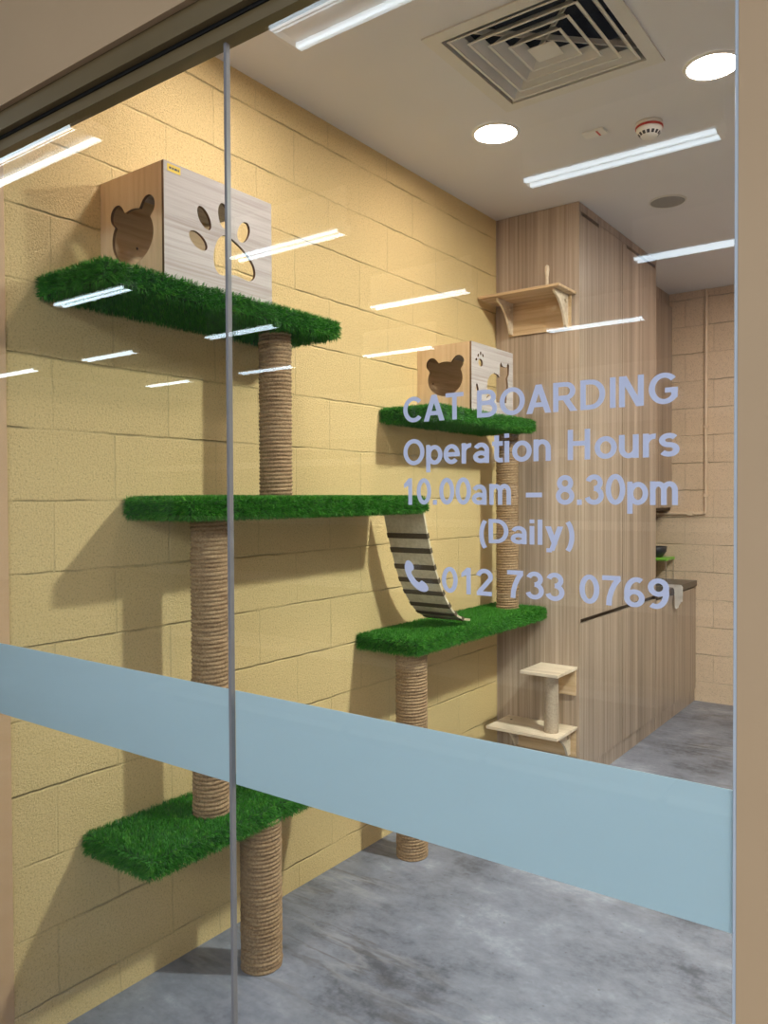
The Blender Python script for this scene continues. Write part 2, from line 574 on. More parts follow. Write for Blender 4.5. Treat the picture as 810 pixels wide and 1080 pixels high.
# the shop behind the camera, whose tubes and walls show in the glass
structure(box('wall_shop_rear', (-12.5, -13.1, 0), (8, -13, 3.9), 'shop_wall'))
structure(box('wall_shop_left', (-12.6, -13, 0), (-12.5, -0.05, 3.9), 'shop_wall'))
structure(box('wall_shop_right', (8, -13, 0), (8.1, -0.05, 3.9), 'shop_wall'))
structure(box('ceiling_shop', (-12.6, -13.1, 3.9), (8.1, 0.06, 4.0), 'shop_ceiling'))

# ------------------------------------------------------------------ fluorescent battens in the shop (seen mirrored in the glass)
def batten(x0, y, z, label, gap=0.046):
    t = thing('fluorescent_batten', label, 'ceiling light', (x0 + 0.6, y, z), 'fluorescent battens mirrored in the glass')
    box('housing', (-0.62, -gap - 0.02, 0.018), (0.62, gap + 0.02, 0.06), 'white_plastic', t, 0.004)
    box('cable_tray', (-0.62, -0.012, 0.06), (0.62, 0.012, 0.3495), 'white_plastic', t)
    for s in (-1, 1):
        bm = bmesh.new()
        bmesh.ops.create_cone(bm, cap_ends=True, segments=12, radius1=0.013, radius2=0.013, depth=1.18, matrix=Matrix.Translation((0, s * gap, 0)) @ Matrix.Rotation(PI / 2, 4, 'Y'))
        from_bm('tube', bm, 'tube', t, smooth=True)
    for s in (-1, 1):
        box('end_cap', (s * 0.592, -gap - 0.015, -0.014), (s * 0.612, gap + 0.015, 0.02), 'white_plastic', t)
    return t

rows = [(-1.575, (0.0,)), (-3.72, (0, 1, 2)), (-5.83, (0, 1, 2, 3)), (-8.10, (0, 1, 2, 3))]
starts = {0: [-0.40, -3.09], 1: [-0.265, -3.01, -5.69], 2: [-0.265, -3.12, -5.76, -8.45, -10.95], 3: [-2.12, -4.98, -7.56, -9.98]}
where = {0: 'nearest row', 1: 'second row', 2: 'third row', 3: 'fourth row'}
ordn = ['rightmost', 'second from right', 'third from right', 'fourth from right']
for r, (y, _) in enumerate(rows):
    for k, x0 in enumerate(starts[r]):
        batten(x0, y, 3.55, 'twin tube light mirrored in the glass, %s of the %s' % (ordn[k] if k < len(starts[r]) - 1 else 'leftmost', where[r]), 0.085 if r == 0 else 0.046)

# white shop shelving behind the camera, its shelf edges show faintly in the glass
rk = thing('display_rack', 'long white shop shelving mirrored faintly in the glass', 'shelving', (0.0, -2.7, 0))
box('back_panel', (-2.6, -0.02, 0.02), (1.9, 0.0, 1.86), 'shop_ceiling', rk)
for zz in (0.17, 0.58, 1.00, 1.36, 1.70):
    for x0 in (-2.6, -1.7, -0.8, 0.1, 1.0):
        sh_ = box('shelf', (x0 + 0.004, 0.002, zz), (x0 + 0.896, 0.24, zz + 0.02), 'shop_wall', rk)
        box('price_rail', (x0 + 0.02, 0.2405, zz - 0.012), (x0 + 0.88, 0.244, zz + 0.028), 'white_plastic', sh_)
for x0 in (-2.6, -1.7, -0.8, 0.1, 1.0, 1.9):
    box('upright', (x0 - 0.003, -0.045, 0), (x0 + 0.003, -0.0205, 1.86), 'shop_wall', rk)

# ------------------------------------------------------------------ built-in cabinets
XC, YC, YT = 0.475, 2.80, 4.045
tc = thing('tall_cabinet', 'full height striped oak cabinet with plain doors in the corner', 'cabinet', (0.24, YC, 0))
L = lambda x, y, z: (x - 0.24, y - YC, z)
box('side_panel', L(0.002, 2.80, 0), L(XC, 2.818, 2.998), 'laminate', tc)
box('carcass', L(0.002, 2.818, 0.09), L(XC - 0.022, YT, 2.998), 'carcass', tc)
box('plinth', L(0.36, 2.818, 0), L(XC - 0.008, YT, 0.088), 'laminate', tc)
box('top_filler', L(XC - 0.022, 2.818, 2.957), L(XC, YT, 2.998), 'laminate', tc)
for y0, y1, g0, g1 in ((2.820, 3.4270, 2.83, 3.07), (3.4350, 4.041, 3.50, 4.02)):
    # upper door with a finger groove cut in its top edge
    out = [(y0, 0.872), (y1, 0.872), (y1, 2.955), (g1, 2.955), (g1, 2.938), (g0, 2.938), (g0, 2.955), (y0, 2.955)]
    panel('upper_door', [(p - YC, q) for p, q in out], [], 0.02, frame_xf((XC - 0.02 - 0.24, 0, 0), (0, 1, 0), (0, 0, 1)), 'laminate', tc)
    box('lower_door', L(XC - 0.02, y0, 0.092), L(XC, y1, 0.846), 'laminate', tc)

bc = thing('base_cabinet', 'low striped oak cabinet under the dark brown worktop', 'cabinet', (0.24, 4.5, 0))
L = lambda x, y, z: (x - 0.24, y - 4.5, z)
box('carcass', L(0.002, YT + 0.004, 0.09), L(XC - 0.022, 4.976, 0.845), 'carcass', bc)
box('plinth', L(0.36, YT + 0.004, 0), L(XC - 0.008, 4.976, 0.088), 'laminate', bc)
box('door', L(XC - 0.02, YT + 0.004, 0.092), L(XC, 4.505, 0.835), 'laminate', bc)
box('door', L(XC - 0.02, 4.513, 0.092), L(XC, 4.972, 0.835), 'laminate', bc)
wt = thing('worktop', 'dark brown worktop with a sink on the low cabinet', 'worktop', (0.24, 4.5, 0.846))
box('counter_top', L(0.002, YT + 0.004, 0)[:2] + (0.0,), L(XC + 0.008, 4.978, 0)[:2] + (0.04,), 'worktop', wt, 0.003)
bm = bmesh.new()
add_box(bm, (-0.17, -0.38, 0.0405), (0.15, -0.07, 0.0445), 0.0015)
from_bm('sink_rim', bm, 'chrome', wt)
box('sink_basin', (-0.15, -0.36, 0.045), (0.13, -0.09, 0.0465), 'dark_plastic', wt)

uc = thing('wall_cabinet', 'upper striped oak cupboard hung beyond the tall cabinet', 'cabinet', (0.15, 4.5, 1.42))
L = lambda x, y, z: (x - 0.15, y - 4.5, z - 1.42)
box('carcass', L(0.002, YT + 0.004, 1.42), L(0.28, 4.976, 2.998), 'laminate', uc)
box('door', L(0.282, YT + 0.004, 1.42), L(0.30, 4.51, 2.90), 'laminate', uc)
box('door', L(0.282, 4.513, 1.42), L(0.30, 4.974, 2.90), 'laminate', uc)
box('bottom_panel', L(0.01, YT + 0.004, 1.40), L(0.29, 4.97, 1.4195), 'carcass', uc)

# towel hanging over the worktop edge
bm = bmesh.new()
prof = [(-0.08, 0.0445), (-0.01, 0.0455), (0.006, 0.0440), (0.0125, 0.030), (0.0135, -0.03), (0.014, -0.085)]
cols = 14
grid = []
for i in range(cols):
    u = i / (cols - 1)
    row = []
    for k, (dx, z) in enumerate(prof):
        wav = 0.004 * math.sin(u * 14 + k) * (k >= 3)
        zz = z - (0.018 * math.sin(u * 5.5) if k == 5 else 0)
        row.append(bm.verts.new((dx + 0.0005 + abs(wav), 0.19 * (u - 0.5), zz)))
    grid.append(row)
for i in range(cols - 1):
    for k in range(len(prof) - 1):
        bm.faces.new((grid[i][k], grid[i][k + 1], grid[i + 1][k + 1], grid[i + 1][k]))
bmesh.ops.solidify(bm, geom=list(bm.faces), thickness=0.004)
tw = from_bm('towel', bm, 'towel', None, (XC + 0.008, 4.46, 0.846), True)
tag(tw, 'small white towel hanging over the worktop edge', 'towel')

# green dish stand with dark bowls at the far end of the worktop
gs = thing('dish_stand', 'lime green tray on thin legs standing on the worktop', 'dish rack', (0.24, 4.86, 0.886))
bm = bmesh.new()
add_box(bm, (-0.09, -0.10, 0.148), (0.09, 0.10, 0.170), 0.006)
from_bm('tray', bm, 'green_plastic', gs)
for sx in (-1, 1):
    for sy in (-1, 1):
        tube_along('leg', [(sx * 0.08, sy * 0.09, 0.001), (sx * 0.08, sy * 0.09, 0.15)], 0.0025, 'chrome', gs)
b1 = lathe('bowl', [(0, 0.0), (0.040, 0.0), (0.070, 0.04), (0.076, 0.078), (0.072, 0.078), (0.064, 0.04), (0.034, 0.006), (0, 0.006)], 'dark_plastic', None, (0.23, 4.84, 1.0565))
tag(b1, 'dark bowl lying on the green dish stand', 'bowl')
# painted conduit on the back wall
pipe = thing('conduit', 'thin painted conduit running down the cream back wall', 'pipe', (0.546, 4.966, 1.375))
tube_along('pipe', [(0, 0, 1.622), (0, 0, 0.02), (-0.006, 0, 0.006), (-0.02, 0, 0), (-0.36, 0, 0)], 0.012, 'conduit', pipe)
for z in (0.62, 0.12):
    box('clip', (-0.018, -0.014, z), (0.018, 0.0135, z + 0.02), 'conduit', pipe, 0.003)
box('coupling', (-0.13, -0.015, -0.016), (-0.09, 0.0135, 0.016), 'conduit', pipe, 0.004)

# ------------------------------------------------------------------ turf covered shelves
def rounded_rect_box(name, x0, y0, z0, x1, y1, z1, r, mat, parent):
    bm = bmesh.new()
    add_box(bm, (x0, y0, z0), (x1, y1, z1), r, 3)
    return from_bm(name, bm, mat, parent, smooth=True)

def turf_mesh(x1, y1, h, holes_top, holes_bot, rect_top=None, length=0.0145, dens=75000, faces='TBFSE'):
    """Blades over every open side of a wrapped board 0..x1, 0..y1, 0..h (the x=0 side is against the wall)."""
    areas = [('T', x1 * y1), ('B', x1 * y1), ('F', y1 * h * 1.5), ('S', x1 * h * 1.5), ('E', x1 * h * 1.5)]
    P, Nn = [], []
    for k, a in areas:
        n = int(a * dens * (0.55 if k == 'B' else 1.0))
        u, v = rng.random(n), rng.random(n)
        z = np.zeros(n)
        if k in 'TB':
            p = np.stack([u * x1, v * y1, z + (h if k == 'T' else 0)], 1)
            nn = np.tile([0, 0, 1.0 if k == 'T' else -1.0], (n, 1))
            for hx, hy, hr in (holes_top if k == 'T' else holes_bot):
                keep = np.hypot(p[:, 0] - hx, p[:, 1] - hy) > hr
                p, nn = p[keep], nn[keep]
            if k == 'T' and rect_top:
                rx, ra, rb = rect_top
                keep = ~((p[:, 0] < rx) & (p[:, 1] > ra) & (p[:, 1] < rb))
                p, nn = p[keep], nn[keep]
        elif k == 'F':
            p = np.stack([z + x1, u * y1, v * h], 1)
            nn = np.tile([1.0, 0, 0], (n, 1))
        elif k == 'S':
            p = np.stack([u * x1, z, v * h], 1)
            nn = np.tile([0, -1.0, 0], (n, 1))
        else:
            p = np.stack([u * x1, z + y1, v * h], 1)
            nn = np.tile([0, 1.0, 0], (n, 1))
        P.append(p)
        Nn.append(nn)
    P, Nn = np.concatenate(P), np.concatenate(Nn)
    n = len(P)
    # round the corners of the pile: near an edge lean outward
    c = np.array([x1 / 2, y1 / 2, h / 2])
    rel = P - c
    half = np.array([x1 / 2, y1 / 2, h / 2])
    edge = np.clip((np.abs(rel) - (half - 0.012)) / 0.012, 0, 1) * np.sign(rel)
    edge[:, 0] = np.where(P[:, 0] < 0.02, 0, edge[:, 0])
    # tufts lean together, blades scatter within a tuft
    cell = 0.011
    key = np.floor(P / cell).astype(int)
    hsh = (key[:, 0] * 73856093 ^ key[:, 1] * 19349663 ^ key[:, 2] * 83492791) % 10007
    lean = rng.normal(0, 0.30, (10007, 3))[hsh]
    tone_t = rng.random(10007)[hsh]
    D = Nn + 0.55 * edge + lean + rng.normal(0, 0.30, (n, 3)) + np.array([0.02, 0.0, -0.12])
    dn = (D * Nn).sum(1)
    D += Nn * np.clip(0.45 - dn, 0, None)[:, None]
    D[:, 0] = np.where((P[:, 0] < 0.012) & (D[:, 0] < 0), 0.02, D[:, 0])
    D /= np.linalg.norm(D, axis=1)[:, None]
    Lb = length * (0.75 + 0.5 * rng.random(n))
    side = np.cross(D, rng.normal(0, 1, (n, 3)))
    side /= np.linalg.norm(side, axis=1)[:, None] + 1e-9
    w = 0.00075 + 0.0005 * rng.random(n)
    bend = np.cross(side, D) * (Lb * 0.28 * rng.normal(0, 1, n))[:, None] + np.array([0, 0, -0.10]) * Lb[:, None]
    A = P - side * w[:, None] - D * 0.002
    B = P + side * w[:, None] - D * 0.002
    mid = P + D * (Lb * 0.55)[:, None]
    Cc = mid + side * (w * 0.9)[:, None]
    Dd = mid - side * (w * 0.9)[:, None]
    T = P + D * Lb[:, None] + bend
    V = np.stack([A, B, Cc, Dd, T], 1).reshape(-1, 3)
    V[:, 0] = np.maximum(V[:, 0], 0.0015)
    i0 = np.arange(n) * 5
    quads = np.stack([i0, i0 + 1, i0 + 2, i0 + 3], 1)
    tris = np.stack([i0 + 3, i0 + 2, i0 + 4], 1)
    # blades are pushed aside by the posts that pass through the pile
    for side_z, hs_ in ((1, holes_top), (-1, holes_bot)):
        for hx, hy, hr in hs_:
            dx, dy = V[:, 0] - hx, V[:, 1] - hy
            d = np.hypot(dx, dy) + 1e-9
            zz_ok = V[:, 2] > h / 2 if side_z > 0 else V[:, 2] < h / 2
            inn = (d < hr + 0.004) & zz_ok
            V[inn, 0] = hx + dx[inn] / d[inn] * (hr + 0.004)
            V[inn, 1] = hy + dy[inn] / d[inn] * (hr + 0.004)
    if rect_top:
        rx, ra, rb = rect_top
        inn = (V[:, 0] < rx) & (V[:, 1] > ra) & (V[:, 1] < rb) & (V[:, 2] > h / 2)
        px, pa, pb = rx - V[:, 0], V[:, 1] - ra, rb - V[:, 1]
        k_ = np.argmin(np.stack([px, pa, pb], 1), 1)
        V[inn & (k_ == 0), 0] = rx
        V[inn & (k_ == 1), 1] = ra
        V[inn & (k_ == 2), 1] = rb
        # drop blades that would cut across a corner of the box
        Vb = V.reshape(-1, 5, 3)
        sx_ = (Vb[:, :, 0] >= rx - 1e-5)
        sy_ = (Vb[:, :, 1] <= ra + 1e-5) | (Vb[:, :, 1] >= rb - 1e-5)
        ok = sx_.all(1) | (Vb[:, :, 1] <= ra + 1e-5).all(1) | (Vb[:, :, 1] >= rb - 1e-5).all(1) | (Vb[:, :, 2] <= h / 2).all(1)
        V = Vb[ok].reshape(-1, 3)
        quads, tris, tone_t = quads[:ok.sum()], tris[:ok.sum()], tone_t[ok]
        n = int(ok.sum())
    loops = np.concatenate([quads, tris], 1).reshape(-1)
    starts_ = np.stack([np.arange(n) * 7, np.arange(n) * 7 + 4], 1).reshape(-1)
    totals = np.tile([4, 3], n)
    me = bpy.data.meshes.new('turf_pile')
    me.vertices.add(len(V))
    me.vertices.foreach_set('co', V.astype(np.float32).reshape(-1))
    me.loops.add(len(loops))
    me.loops.foreach_set('vertex_index', loops.astype(np.int32))
    me.polygons.add(2 * n)
    me.polygons.foreach_set('loop_start', starts_.astype(np.int32))
    me.polygons.foreach_set('loop_total', totals.astype(np.int32))
    me.update(calc_edges=True)
    at = me.attributes.new('tone', 'FLOAT', 'POINT')
    t = np.clip(0.15 + 0.45 * tone_t + 0.45 * rng.random(n) ** 1.5, 0, 1)
    at.data.foreach_set('value', np.repeat(t, 5).astype(np.float32))
    return me

BH = 0.049      # wrapped board
def cat_shelf(label, y0, y1, zc, holes_top, holes_bot, house=None):
    x1, z0 = 0.300, zc - BH / 2
    t = thing('cat_shelf', label, 'cat shelf', (0.001, y0 + 0.013, z0), 'turf covered cat shelves on the yellow wall')
    ly = y1 - y0 - 0.026
    rounded_rect_box('wrapped_board', 0, 0, 0, x1, ly, BH, 0.008, 'turf_base', t)
    me = turf_mesh(x1, ly, BH, [(hx, hy - y0 - 0.013, hr) for hx, hy, hr in holes_top], [(hx, hy - y0 - 0.013, hr) for hx, hy, hr in holes_bot],
                   (house[0] + 0.004, house[1] - y0 - 0.017, house[2] - y0 - 0.009) if house else None)
    o = link('turf_pile', me, 'turf', t)
    o['kind'] = 'stuff'
    return z0, z0 + BH

P1, P2, P3, P4, P5 = 2.083, 1.473, 0.897, 0.499, 1.859
post_up = (0.185, 0.895, 0.056)      # between the second and the topmost shelf
post_mid = (0.18, 0.604, 0.058)      # between the bottom and the second shelf
post_low = (0.245, 0.752, 0.067)     # floor to the bottom shelf
post_leg = (0.20, 1.68, 0.067)       # floor to the right hand shelf
post_far = (0.155, 2.63, 0.058)      # right hand shelf to the far shelf
z1 = cat_shelf('highest green turf shelf carrying the paw cut-out box', 0.145, 1.105, P1, [], [post_up], (0.290, 0.355, 0.772))
z2 = cat_shelf('long green turf shelf at eye level, upper end of the ramp', 0.417, 1.66, P2, [post_up], [post_mid])
z3 = cat_shelf('long green turf shelf at the foot of the curved ramp', 1.552, 2.785, P3, [post_far], [post_leg])
z4 = cat_shelf('lowest green turf shelf, just above the floor on a thick post', 0.268, 1.215, P4, [post_mid], [post_low])
z5 = cat_shelf('green turf shelf carrying the box with a cat cut-out', 1.725, 2.66, P5, [], [post_far], (0.288, 2.03, 2.43))

def sisal_post(name, label, x, y, r, za, zb):
    pitch = 0.0130
    h = zb - za
    turns = h / pitch
    seg, per = 40, 5
    rows_ = int(turns * per * 1.3) + 1
    z = np.linspace(0, h, rows_)
    th = np.arange(seg) * 2 * PI / seg
    ZZ, TT = np.meshgrid(z, th, indexing='ij')
    ph = ZZ / pitch - TT / (2 * PI)
    idx = np.floor(ph).astype(int) + 5
    jit = rng.normal(0, 0.0007, idx.max() + 3)
    R = r - 0.0058 + 0.0058 * np.abs(np.sin(PI * ph)) ** 0.65 + jit[idx] + 0.0005 * np.sin(TT * 46 + ZZ * 700)
    V = np.stack([R * np.cos(TT), R * np.sin(TT), ZZ], 2).reshape(-1, 3)
    faces = []
    for i in range(rows_ - 1):
        for k in range(seg):
            k2 = (k + 1) % seg
            faces.append((i * seg + k, i * seg + k2, (i + 1) * seg + k2, (i + 1) * seg + k))
    me = bpy.data.meshes.new('rope_wrap')
    me.from_pydata(V.tolist(), [], faces)
    for p in me.polygons:
        p.use_smooth = True
    t = thing('scratching_post', label, 'scratching post', (x, y, za), 'rope wrapped posts of the cat climbing wall')
    link('rope_wrap', me, 'sisal', t)
    bm = bmesh.new()
    bmesh.ops.create_cone(bm, cap_ends=True, segments=32, radius1=r - 0.008, radius2=r - 0.008, depth=h - 0.0004, matrix=Matrix.Translation((0, 0, h / 2)))
    from_bm('core', bm, 'pine_z', t)
    return t

sisal_post('scratching_post', 'rope wrapped post directly under the highest turf shelf', *post_up, z2[1] + 0.0004, z1[0] - 0.0004)
sisal_post('scratching_post', 'rope wrapped post rising from the lowest turf shelf', *post_mid, z4[1] + 0.0004, z2[0] - 0.0004)
sisal_post('scratching_post', 'thick rope post on the floor under the lowest turf shelf', *post_low, 0, z4[0] - 0.0004)
sisal_post('scratching_post', 'thick rope post on the floor below the foot of the ramp', *post_leg, 0, z3[0] - 0.0004)
sisal_post('scratching_post', 'rope wrapped post in the corner by the tall cabinet', *post_far, z3[1] + 0.0004, z5[0] - 0.0004)

# ------------------------------------------------------------------ curved ramp
rp = thing('cat_ramp', 'curved wooden ramp with dark strips between two turf shelves', 'ramp', (0.165, 1.67, 1.42))
path = [(1.668, 1.447), (1.676, 1.42), (1.70, 1.345), (1.728, 1.27), (1.762, 1.19), (1.80, 1.12), (1.845, 1.058), (1.895, 1.006), (1.945, 0.973), (2.0, 0.953), (2.05, 0.945)]
# resample smoothly
def resample(pts, n):
    pts = [Vector(p) for p in pts]
    d = [0]
    for a, b in zip(pts, pts[1:]):
        d.append(d[-1] + (b - a).length)
    out = []
    for k in range(n):
        s = d[-1] * k / (n - 1)
        i = max(j for j in range(len(d) - 1) if d[j] <= s + 1e-9)
        f = (s - d[i]) / (d[i + 1] - d[i])
        out.append(pts[i].lerp(pts[i + 1], f))
    return out, d[-1]
pp, plen = resample(path, 61)
def ramp_strip(name, i0, i1, x0, x1, off0, off1, mat):
    bm = bmesh.new()
    rings = []
    for i in range(i0, i1 + 1):
        a, b = pp[max(0, i - 1)], pp[min(60, i + 1)]
        tdir = (b - a).normalized()
        nrm = Vector((-tdir.y, tdir.x)) if True else None
        nrm = Vector((-tdir.y, tdir.x))
        if nrm.y < 0:
            nrm = -nrm
        q0, q1 = pp[i] + nrm * off0, pp[i] + nrm * off1
        rings.append([bm.verts.new((x - 0.165, q.x - 1.67, q.y - 1.42)) for x, q in ((x0, q0), (x1, q0), (x1, q1), (x0, q1))])
    for A, B in zip(rings, rings[1:]):
        for k in range(4):
            bm.faces.new((A[k], A[(k + 1) % 4], B[(k + 1) % 4], B[k]))
    bm.faces.new(rings[0])
    bm.faces.new(rings[-1])
    return from_bm(name, bm, mat, rp)
ramp_strip('ramp_board', 0, 60, 0.065, 0.268, 0, 0.009, 'ramp_wood')
for k in range(8):
    c = 9 + k * 6.35
    i0 = int(round(c))
    ramp_strip('grip_strip', i0, i0 + 2, 0.064, 0.269, -0.004, 0.013, 'felt')

# ------------------------------------------------------------------ cat houses
def cat_house(label, y0, y1, z0, z1_, xd, face_hole, side_holes, wall_open=True):
    t = thing('cat_house', label, 'cat house', (0.002, y0, z0), 'wooden cat houses on the turf shelves')
    h, l, th = z1_ - z0, y1 - y0, 0.009
    # face towards the shop (normal -y), u = x, v = z
    panel('face_panel', rect(0, 0, xd - th, h), [face_hole], th, frame_xf((0, th, 0), (1, 0, 0), (0, 0, 1)), 'pine_z', t, 'edge')
    # long side towards the room (normal +x), u = y, v = z
    panel('side_panel', rect(0, 0, l, h), side_holes, th, frame_xf((xd - th, 0, 0), (0, 1, 0), (0, 0, 1)), 'pine_y', t, 'edge')
    box('bottom_panel', (0.009, th, 0), (xd - th, l, th), 'pine_y', t)
    box('top_panel', (0.009, th, h - th), (xd - th, l, h), 'pine_y', t)
    box('back_panel', (0, th, 0), (0.009, l, h), 'pine_warm_y', t)
    lathe('screw', [(0, 0.0015), (0.004, 0.001), (0.004, 0)], 'screw', t, (0.0092, 0.12, 0.16), 10).rotation_euler = (0, PI / 2, 0)
    bm = bmesh.new()
    for zz in (th + 0.02, h - th - 0.02):
        bmesh.ops.create_uvsphere(bm, u_segments=10, v_segments=6, radius=0.0035, matrix=Matrix.Translation((xd - 0.002, 0.006, zz)))
    return t, h, l

hole1 = bear_outline(0.150, 2.262 - 2.125, 0.094, 0.078, 0.070, 0.072, 0.031)
paw = [ellipse(0.475 - 0.355, 2.255 - 2.125, 0.036, 0.021, -0.45),
       ellipse(0.498 - 0.355, 2.325 - 2.125, 0.035, 0.020, -0.95),
       ellipse(0.572 - 0.355, 2.352 - 2.125, 0.037, 0.021, -1.45),
       ellipse(0.652 - 0.355, 2.325 - 2.125, 0.036, 0.022, 1.05),
       smooth_closed([(0.533 - 0.355, 2.205 - 2.125), (0.536 - 0.355, 2.248 - 2.125), (0.556 - 0.355, 2.285 - 2.125), (0.585 - 0.355, 2.297 - 2.125),
                      (0.622 - 0.355, 2.286 - 2.125), (0.665 - 0.355, 2.262 - 2.125), (0.695 - 0.355, 2.232 - 2.125), (0.698 - 0.355, 2.200 - 2.125),
                      (0.672 - 0.355, 2.182 - 2.125), (0.615 - 0.355, 2.187 - 2.125), (0.556 - 0.355, 2.176 - 2.125)])]
HZ1 = z1[1] + 0.0003
hs, h1, l1 = cat_house('pine box with bear head and big paw cut-outs on the highest shelf', 0.355, 0.772, HZ1, 2.428, 0.290, hole1, paw)
# yellow sticker on the paw side of the first house
st = box('sticker', (0.2902, 0.012, h1 - 0.026), (0.2908, 0.058, h1 - 0.006), 'sticker', hs)
for k, (a, b) in enumerate(((0.018, 0.026), (0.028, 0.034), (0.036, 0.046), (0.048, 0.053))):
    box('print', (0.2908, a, h1 - 0.019), (0.2910, b, h1 - 0.013), 'ink', st)

HY2, HZ2 = 2.03, z5[1] + 0.0003
hole2 = bear_outline(0.150, 2.040 - HZ2, 0.092, 0.078, 0.070, 0.070, 0.031)
T2 = lambda pts: [(a - HY2, b - HZ2) for a, b in pts]
cat_cut = [(2.169, 1.955), (2.170, 1.995), (2.179, 2.038), (2.206, 2.067), (2.243, 2.080), (2.276, 2.076), (2.294, 2.066), (2.297, 2.121), (2.307, 2.139), (2.325, 2.121), (2.361, 2.121), (2.380, 2.143), (2.391, 2.133), (2.388, 2.090), (2.372, 2.069), (2.380, 2.033), (2.366, 1.991), (2.361, 1.951), (2.262, 1.945), (2.248, 1.979), (2.205, 1.975)]
cuts = [T2(cat_cut), T2(smooth_closed([(2.075, 2.012), (2.088, 2.005), (2.098, 1.968), (2.086, 1.960), (2.072, 1.985)])),
        T2(ellipse(2.112, 2.110, 0.021, 0.017))]
for a, b, rot in ((2.074, 2.120, 0.5), (2.091, 2.140, 1.1), (2.113, 2.152, 1.5), (2.134, 2.146, 2.1)):
    cuts.append(T2(ellipse(a, b, 0.0085, 0.0055, rot, 14)))
hs2, h2, l2 = cat_house('pine box with a bear head and a cat cut-out by the cabinet', HY2, 2.43, HZ2, 2.196, 0.288, hole2, cuts)

# ------------------------------------------------------------------ small wooden shelf sets on the cabinet side
ws = thing('wall_shelf', 'small wooden shelf with curved brackets high on the cabinet side', 'shelf', (0.25, 2.80, 2.36))
L = lambda x, y, z: (x - 0.25, y - 2.80, z - 2.36)
box('shelf_board', L(0.012, 2.585, 2.532), L(0.46, 2.799, 2.546), 'pine_x', ws, 0.002)
box('back_board', L(0.085, 2.787, 2.36), L(0.435, 2.799, 2.531), 'pine_x', ws, 0.001)
def bracket(parent, x, zt, d, hgt, sgn=-1, org=None, t=0.012, yb=2.787):
    # quarter curve bracket in the y-z plane; sgn -1 hangs below zt
    pts = [(0, 0), (-d, 0), (-d, sgn * 0.014)]
    for k in range(9):
        a = k / 8 * PI / 2
        f = k / 8
        qa = (-d + (d - 0.03) * math.sin(a), 0.014 + (hgt - 0.014) * (1 - math.cos(a)))
        qb = (-d + (d - 0.03) * f, 0.014 + (hgt - 0.014) * f)
        pts.append((qa[0] * 0.6 + qb[0] * 0.4, sgn * (qa[1] * 0.6 + qb[1] * 0.4)))
    pts += [(0, sgn * hgt)]
    hole = ellipse(-0.036, sgn * 0.036, 0.010, 0.010, 0, 16)
    return panel('bracket', pts, [hole], t, frame_xf(Vector((x, yb, zt)) - Vector(org), (0, 1, 0), (0, 0, 1)), 'pine_pale', parent)
bracket(ws, 0.098, 2.5315, 0.165, 0.165, -1, (0.25, 2.80, 2.36))
bracket(ws, 0.410, 2.5315, 0.165, 0.165, -1, (0.25, 2.80, 2.36))
lathe('peg', [(0, 0), (0.011, 0), (0.009, 0.012), (0.008, 0.07), (0.012, 0.105), (0.010, 0.125), (0, 0.132)], 'pine_pale', ws, L(0.345, 2.70, 2.5465), 14)

cs = thing('cat_step', 'two level wooden cat step with grey post low on the cabinet', 'cat step', (0.28, 2.80, 0.18))
L = lambda x, y, z: (x - 0.28, y - 2.80, z - 0.18)
OC = (0.28, 2.80, 0.18)
box('lower_board', L(0.075, 2.545, 0.306), L(0.466, 2.799, 0.322), 'pine_pale', cs, 0.002)
box('upper_board', L(0.262, 2.555, 0.614), L(0.466, 2.799, 0.630), 'pine_pale', cs, 0.002)
box('back_board', L(0.32, 2.787, 0.482), L(0.46, 2.799, 0.613), 'pine_x', cs, 0.001)
box('lower_back_board', L(0.12, 2.787, 0.165), L(0.46, 2.799, 0.305), 'pine_x', cs, 0.001)
bracket(cs, 0.42, 0.3055, 0.17, 0.13, -1, OC)
bracket(cs, 0.125, 0.3055, 0.17, 0.13, -1, OC)
prof = []
zz = 0.0
n = 58
for k in range(n + 1):
    prof.append((0.0352 + 0.0016 * (k % 2), 0.2915 * k / n))
lathe('post', [(0, 0)] + prof + [(0, 0.2915)], 'cord', cs, L(0.395, 2.635, 0.3222), 28)
lathe('screw', [(0, 0), (0.006, 0), (0.005, 0.002), (0, 0.0025)], 'screw', cs, L(0.13, 2.72, 0.3222), 12)

# ------------------------------------------------------------------ ceiling fittings
vt = thing('air_diffuser', 'square white louvred air diffuser in the ceiling', 'air vent', ((VX0 + VX1) / 2, (VY0 + VY1) / 2, H))
def square_ring(name, h0, z0, h1, z1_, t, mat, parent):
    """Sloping square vane from half-size h0 at z0 out to h1 at z1."""
    bm = bmesh.new()
    ring = lambda hh, z: [bm.verts.new((sx * hh, sy * hh, z)) for sx, sy in ((-1, -1), (1, -1), (1, 1), (-1, 1))]
    A, B, Cc, D = ring(h0, z0), ring(h1, z1_), ring(h1, z1_ + t), ring(h0, z0 + t)
    for P, Q in ((A, B), (B, Cc), (Cc, D), (D, A)):
        for k in range(4):
            bm.faces.new((P[k], P[(k + 1) % 4], Q[(k + 1) % 4], Q[k]))
    return from_bm(name, bm, mat, parent)
square_ring('outer_frame', 0.255, -0.006, 0.302, -0.006, 0.0055, 'vane', vt)
square_ring('neck', 0.253, 0.10, 0.2545, -0.006, 0.004, 'vane', vt)
for hh in (0.238, 0.189, 0.140, 0.091):
    v_ = square_ring('vane', hh - 0.030, 0.026, hh - 0.006, -0.003, 0.0022, 'vane', vt)
    square_ring('vane_lip', hh - 0.0062, -0.005, hh + 0.002, -0.006, 0.003, 'vane', v_)
box('centre_plate', (-0.046, -0.046, -0.008), (0.046, 0.046, -0.004), 'vane', vt, 0.001)
